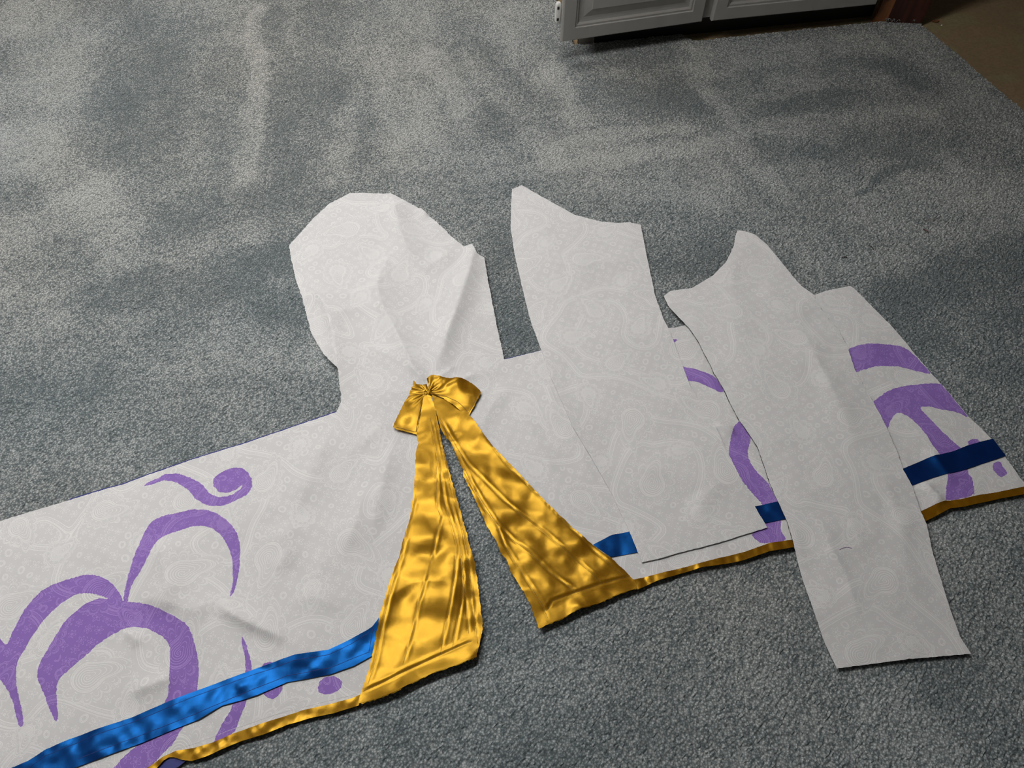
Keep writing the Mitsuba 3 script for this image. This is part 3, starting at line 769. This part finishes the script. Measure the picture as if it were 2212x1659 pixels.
def gore_height(lines, o, s=26, amp=0.0062):
    def h(x, y):
        x, y = np.asarray(x, float), np.asarray(y, float)
        k = lambda f, c: np.stack([x * f, y * f, np.full(x.shape, c)], -1)
        wx = x + 0.02 * (meshkit.noise(k(30, o), 3) - 0.5)
        q = np.stack([wx * s, y * s, np.full(x.shape, o)], -1)
        z = BASE(x, y) + 0.0020 + amp * meshkit.noise(q, int(o * 9)) + 0.0012 * meshkit.noise(q * 2.3, 5)
        for l in lines:
            d, sg, t = side_distance(x, y, l)
            ends = np.clip(np.minimum(t, 1 - t) / 0.06, 0, 1)
            z = z - 0.0007 * np.exp(-(d / 0.0022) ** 2) * ends + 0.0006 * np.exp(-((d - 0.005) / 0.004) ** 2) * ends * (sg > 0)
        return z
    return h


gl, gr = gore_height(seam_lines_l, 5.5, 23, 0.0125), gore_height(seam_lines_r, 8.5, 29, 0.0105)
gore_l, gore_r = Polygon(pts(GORE_L)).buffer(0), Polygon(pts(GORE_R)).buffer(0)
cloth(f'{R}__gore', rough(gore_l, 0.0022, 0.004, 61), 0.0031, gl, 'gold_satin', turn=0.2, label='gold satin gore left of the slit, with narrow sewn tucks')
cloth(f'{R}__gore_001', rough(gore_r, 0.0022, 0.004, 62), 0.0031, gr, 'gold_satin', turn=0.9, label='gold satin gore right of the slit')
for root, seams, h in ((f'{R}__gore', SEAM_L + [HEMSEAM_L], gl), (f'{R}__gore_001', SEAM_R + [HEMSEAM_R], gr)):
    for p in seams:
        stitches(numbered(f'{root}__seam'), p, h, 'gold_thread', 0.00042)
# the turned-up bands at the foot of the gores
BAND_L = [(778, 1505), (830, 1483), (880, 1460), (935, 1435), (985, 1413), (1028, 1402), (1031, 1421), (986, 1440), (944, 1453), (912, 1468), (881, 1482), (855, 1496), (815, 1511), (776, 1521)]
BAND_R = [(1368, 1258), (1340, 1268), (1300, 1280), (1240, 1303), (1200, 1325), (1178, 1342), (1186, 1349), (1215, 1338), (1247, 1319), (1296, 1304), (1330, 1287), (1374, 1273)]
for root, b, h in ((f'{R}__gore', BAND_L, gl), (f'{R}__gore_001', BAND_R, gr)):
    cloth(f'{root}__hem_band', Polygon(pts(b)).buffer(0), 0.003, (lambda h: lambda x, y: h(x, y) + 0.0012)(h), 'gold_satin', thick=0.0008, turn=-0.35)


# the bow: two flattened loops of satin with pinked edges and a gathered knot
def loop_height(o, centre, root_):
    cx, cy = at(*centre, ZC)[:2]
    rx, ry = at(*root_, ZC)[:2]
    def h(x, y):
        x, y = np.asarray(x, float), np.asarray(y, float)
        q = np.stack([x * 38, y * 38, np.full(x.shape, o)], -1)
        d = np.hypot(x - cx, y - cy)
        a = np.arctan2(y - ry, x - rx)
        k = np.exp(-(np.hypot(x - rx, y - ry) / 0.05) ** 2)
        return BASE(x, y) + 0.0042 + 0.007 * np.exp(-(d / 0.04) ** 2) + 0.005 * meshkit.noise(q, 3) + 0.0014 * k * np.sin(a * 11)
    return h


lh, rh = loop_height(2.2, (880, 895), (924, 852)), loop_height(6.1, (1000, 850), (926, 852))
cloth(f'{R}__bow_loop', rough(Polygon(pts(LOOP_L)).buffer(0), 0.002, 0.003, 71), 0.0028, lh, 'gold_satin', turn=1.0, label='gold satin bow flap, left')
cloth(f'{R}__bow_loop_001', rough(Polygon(pts(LOOP_R)).buffer(0), 0.002, 0.003, 72), 0.0028, rh, 'gold_satin', turn=0.1)
stitches(f'{R}__bow_loop_001__stitch_line', [(936, 854), (965, 862), (990, 874), (1006, 888), (1012, 896)], rh, 'gold_thread', 0.0006)
stitches(f'{R}__bow_loop_001__stitch_line_001', [(1012, 896), (1022, 880), (1030, 862), (1037, 851)], rh, 'gold_thread', 0.0006)
stitches(f'{R}__bow_loop__stitch_line', [(855, 926), (878, 931), (899, 935)], lh, 'gold_thread', 0.0006)
stitches(f'{R}__bow_loop__stitch_line_001', [(899, 935), (905, 905), (911, 880), (918, 860)], lh, 'gold_thread', 0.0009)
knot = []
rng = np.random.default_rng(5)
for k in range(7):                                                # gathered tucks running out of the knot
    a = -2.3 + k * 0.55 + rng.uniform(-0.1, 0.1)
    c0 = at(926, 851, ZC)[:2]
    t = np.linspace(-0.2, 1, 7)[:, None]
    p = c0 + t * np.array([math.cos(a), math.sin(a)]) * rng.uniform(0.013, 0.022)
    knot.append(trimesh.Trimesh(*tube(np.c_[p, BASE(p[:, 0], p[:, 1]) + 0.0075 - 0.005 * t[:, 0] ** 2], 0.0018, 7), process=False))
add(f'{R}__bow_knot', trimesh.util.concatenate(knot), 'gold_satin', smooth=True)

# threads fraying from the raw edges of the upper panel
FRAY = [[(690, 745), (672, 741), (661, 738)], [(696, 758), (680, 752), (668, 742)], [(757, 417), (748, 402), (744, 398)], [(1076, 716), (1083, 712), (1080, 722), (1078, 728)], [(1085, 757), (1097, 754), (1099, 758)],
        [(1087, 768), (1094, 766)], [(1048, 590), (1054, 588)], [(868, 432), (876, 428)], [(1066, 665), (1074, 660), (1072, 670)]]
for p in FRAY:
    stitches(numbered(f'{R}__bodice_panel__loose_thread'), p, layer(0.0018), 'white_thread', 0.0004)

# ------------------------------------------------------------------ the two loose panels
B, C = 'fabric_panel', 'fabric_panel_001'
hb, hc = draped(0.0036, skirt_poly, 3.7), draped(0.0054, skirt_poly, 6.3)
cloth(B, rough(b_poly, 0.0012, 0.004, 81), 0.006, hb, 'white_paisley', turn=-1.2)
cloth(C, rough(c_poly, 0.0012, 0.004, 82), 0.006, hc, 'white_paisley', turn=-0.5)
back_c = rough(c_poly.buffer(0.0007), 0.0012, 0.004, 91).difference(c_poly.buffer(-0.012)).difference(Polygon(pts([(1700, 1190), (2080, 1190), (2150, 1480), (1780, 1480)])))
labels[B] = {'label': 'cut white fabric panel with curved top, lying over the robe beside the gold bow', 'category': 'fabric panel'}
labels[C] = {'label': 'long white fabric panel, rightmost of the loose two, reaching below the gold hem', 'category': 'fabric panel'}
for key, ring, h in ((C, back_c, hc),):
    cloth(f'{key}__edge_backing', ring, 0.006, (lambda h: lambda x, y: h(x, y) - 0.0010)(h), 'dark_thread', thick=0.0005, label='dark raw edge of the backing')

# ------------------------------------------------------------------ threads and crumbs
def loose(key, path, bsdf, label, r=0.0006, z=0.0165):
    p = LineString(pts(path, z)).segmentize(0.003)
    c = np.array(p.coords)
    t = np.linspace(0, np.pi, len(c))
    add(key, tube(np.c_[c, z + 0.0015 * np.sin(t)], r, 6), bsdf, label=label, category='thread', smooth=True)


loose('loose_thread', [(1818, 557), (1823, 555), (1830, 557)], 'dark_thread', 'short black thread on the carpet, nearer to the loose fabric panel', 0.0011)
loose('loose_thread_001', [(1877, 531), (1882, 533), (1887, 539)], 'dark_thread', 'short curved black thread on the carpet, farther from the loose fabric panel', 0.0011)
loose('loose_thread_002', [(1994, 494), (1999, 498), (2006, 502)], 'brown_thread', 'short thick brown thread on the carpet', 0.0012)
loose('loose_thread_003', [(1998, 478), (2012, 474), (2022, 474), (2030, 468)], 'brown_thread', 'long thin brown thread on the carpet', 0.0006)
p = LineString(pts([(1811, 1190), (1818, 1186), (1828, 1184), (1838, 1186)])).segmentize(0.004)
c = np.array(p.coords)
add('loose_thread_004', tube(np.c_[c, hc(c[:, 0], c[:, 1]) + 0.0006], 0.0005, 6), 'violet_thread', label='fine violet thread lying on the long fabric panel', category='thread', smooth=True)
leaf = at(2020, 48, 0.0)
lp = smooth_ring(np.array([[-0.014, 0], [-0.006, 0.007], [0.005, 0.006], [0.015, 0.001], [0.004, -0.006], [-0.007, -0.005]]), 2) + leaf[:2]
cloth('wood_chip', Polygon(lp), 0.003, lambda x, y: 0.004 + 0.003 * np.sin((x - leaf[0]) * 150) ** 2, 'orange_wood', thick=0.0025, label='small curled wood chip on the concrete floor by the carpet corner', category='debris')
cr = at(2034, 55, 0.002)
m = trimesh.creation.icosphere(2, 0.003)
m.vertices = m.vertices * (0.7 + 0.6 * meshkit.noise(m.vertices * 400, 2))[:, None] + [cr[0], cr[1], 0.002]
add('crumb', m, 'white_plastic', smooth=True, label='tiny white crumb on the concrete floor', category='debris')

# ------------------------------------------------------------------ cabinet
K = 'cabinet'
labels[K] = {'label': 'grey painted base cabinet with raised panel doors standing at the back of the carpet', 'category': 'cabinet'}
FACE, DZ, TH = 0.030, 0.090, 0.020


def plan_prism(corners, z0, z1):
    m = trimesh.creation.extrude_polygon(Polygon(corners), z1 - z0, engine='earcut')
    m.apply_translation([0, 0, z0])
    return m


uR = 0.70
add(f'{K}__body', plan_prism([cab(uL + 0.002, FACE - TH - 0.002), cab(uR, FACE - TH - 0.002), cab(uR, -0.56), cab(uL + 0.002, -0.56)], 0.095, 0.86), 'grey_paint')
add(f'{K}__toe_kick', plan_prism([cab(uL, toe), cab(uR, toe), cab(uR, toe - 0.018), cab(uL, toe - 0.018)], 0.0, 0.095), 'dark_paint')
add(f'{K}__base_panel', plan_prism([cab(uL, toe + 0.002), cab(uL + 0.055, toe + 0.002), cab(uL + 0.055, toe), cab(uL, toe)], 0.0, 0.095), 'pale_panel', label='pale end of the base')
add(f'{K}__side_panel', plan_prism([cab(uL - 0.016, FACE - TH - 0.002), cab(uL, FACE - TH - 0.002), cab(uL, -0.56), cab(uL - 0.016, -0.56)], 0.095, 0.86), 'grey_paint')
top = plan_prism([cab(uL - 0.03, FACE + 0.02), cab(uR, FACE + 0.02), cab(uR, -0.58), cab(uL - 0.03, -0.58)], 0.865, 0.90)
add(f'{K}__worktop', top, 'grey_paint')


def raised_door(p_left, p_right, z0, z1, profile):
    """A door whose face carries nested mouldings: profile is a list of (inset from the edge, height of the face)."""
    p_left, p_right = np.asarray(p_left), np.asarray(p_right)
    w = np.linalg.norm(p_right - p_left)
    ux = (p_right - p_left) / w
    n = np.array([ux[1], -ux[0]])
    rings = [(0.0, -TH)] + list(profile)
    V, F = [], []
    for inset, hh in rings:
        for a, b in ((inset, inset), (w - inset, inset), (w - inset, z1 - z0 - inset), (inset, z1 - z0 - inset)):
            V.append([*(p_left + a * ux + hh * n), z0 + b])
    for k in range(len(rings) - 1):
        for i in range(4):
            a, b = 4 * k + i, 4 * k + (i + 1) % 4
            F += [[a, b, b + 4], [a, b + 4, a + 4]]
    e = 4 * (len(rings) - 1)
    F += [[e, e + 1, e + 2], [e, e + 2, e + 3], [2, 1, 0], [3, 2, 0]]
    return np.array(V), np.array(F)


FRAME = [(0.0, -0.005), (0.003, -0.001), (0.005, 0.0), (0.044, 0.0), (0.046, -0.004), (0.052, -0.004), (0.058, -0.009), (0.066, -0.010)]
INNER = [(0.0, -0.0105), (0.006, -0.0105), (0.032, -0.003), (0.034, -0.0015)]
d1l, d1r = at(1213, 92, DZ)[:2], at(1517, 48, DZ)[:2]
d2l, d2r = at(1537, 47, DZ)[:2], at(1893, 11, DZ)[:2]
for n, (a, b) in enumerate(((d1l, d1r), (d2l, d2r))):
    key = numbered(f'{K}__door')
    add(key, raised_door(a, b, DZ, 0.80, FRAME), 'grey_paint', label='grey raised panel door, standing slightly ajar' if n == 0 else None)
    ux = (b - a) / np.linalg.norm(b - a)
    nn = np.array([ux[1], -ux[0]])
    old = TH
    V, F = raised_door(a + 0.066 * ux, b - 0.066 * ux, DZ + 0.066, 0.80 - 0.066, INNER)
    add(f'{key}__raised_panel', (V, F), 'grey_paint')
# a white plate with dark slots on the cabinet's left side
pl = at(1199, 18, 0.17)
ux1 = (d1r - d1l) / np.linalg.norm(d1r - d1l)
n1 = np.array([ux1[1], -ux1[0]])
hp = trimesh.creation.icosphere(3, 1.0)
hp.vertices = np.sign(hp.vertices) * np.abs(hp.vertices) ** 0.55 * [0.010, 0.010, 0.036]
ang = math.atan2(ux1[1], ux1[0])
pc = d1l - 0.007 * ux1 - 0.034 * n1
hp.apply_transform(trimesh.transformations.rotation_matrix(ang, [0, 0, 1]))
hp.apply_translation([pc[0], pc[1], 0.175])
add(f'{K}__latch', hp, 'white_plastic', smooth=True, label='white plastic latch with dark slots')
for k, zz in enumerate((0.158, 0.196)):
    s = chamfer_box(0.007, 0.004, 0.009, 0.001)
    s.apply_transform(trimesh.transformations.rotation_matrix(ang, [0, 0, 1]))
    q = pc + 0.0095 * n1 - 0.003 * ux1
    s.apply_translation([q[0], q[1], zz])
    add(numbered(f'{K}__latch__slot'), s, 'dark_paint')

# ------------------------------------------------------------------ wooden post and casing right of the cabinet
w0, w1, w2 = at(1889, 44, 0.012)[:2], at(1915, 46, 0.012)[:2], at(1990, 49, 0.012)[:2]
u12 = (w2 - w1) / np.linalg.norm(w2 - w1)
n12 = np.array([u12[1], -u12[0]])
add('trim_1', plan_prism([w0, w1, w1 - 0.02 * n12, w0 - 0.02 * n12], 0.0, ZR), 'orange_wood', kind='structure', label='narrow orange brown wooden strip beside the grey cabinet')
add('trim_2', plan_prism([w1 + 0.004 * n12, w2 + 0.004 * n12, w2 - 0.11 * n12, w1 - 0.11 * n12], 0.0, ZR), 'red_wood', kind='structure', label='dark red brown wooden post at the carpet corner')
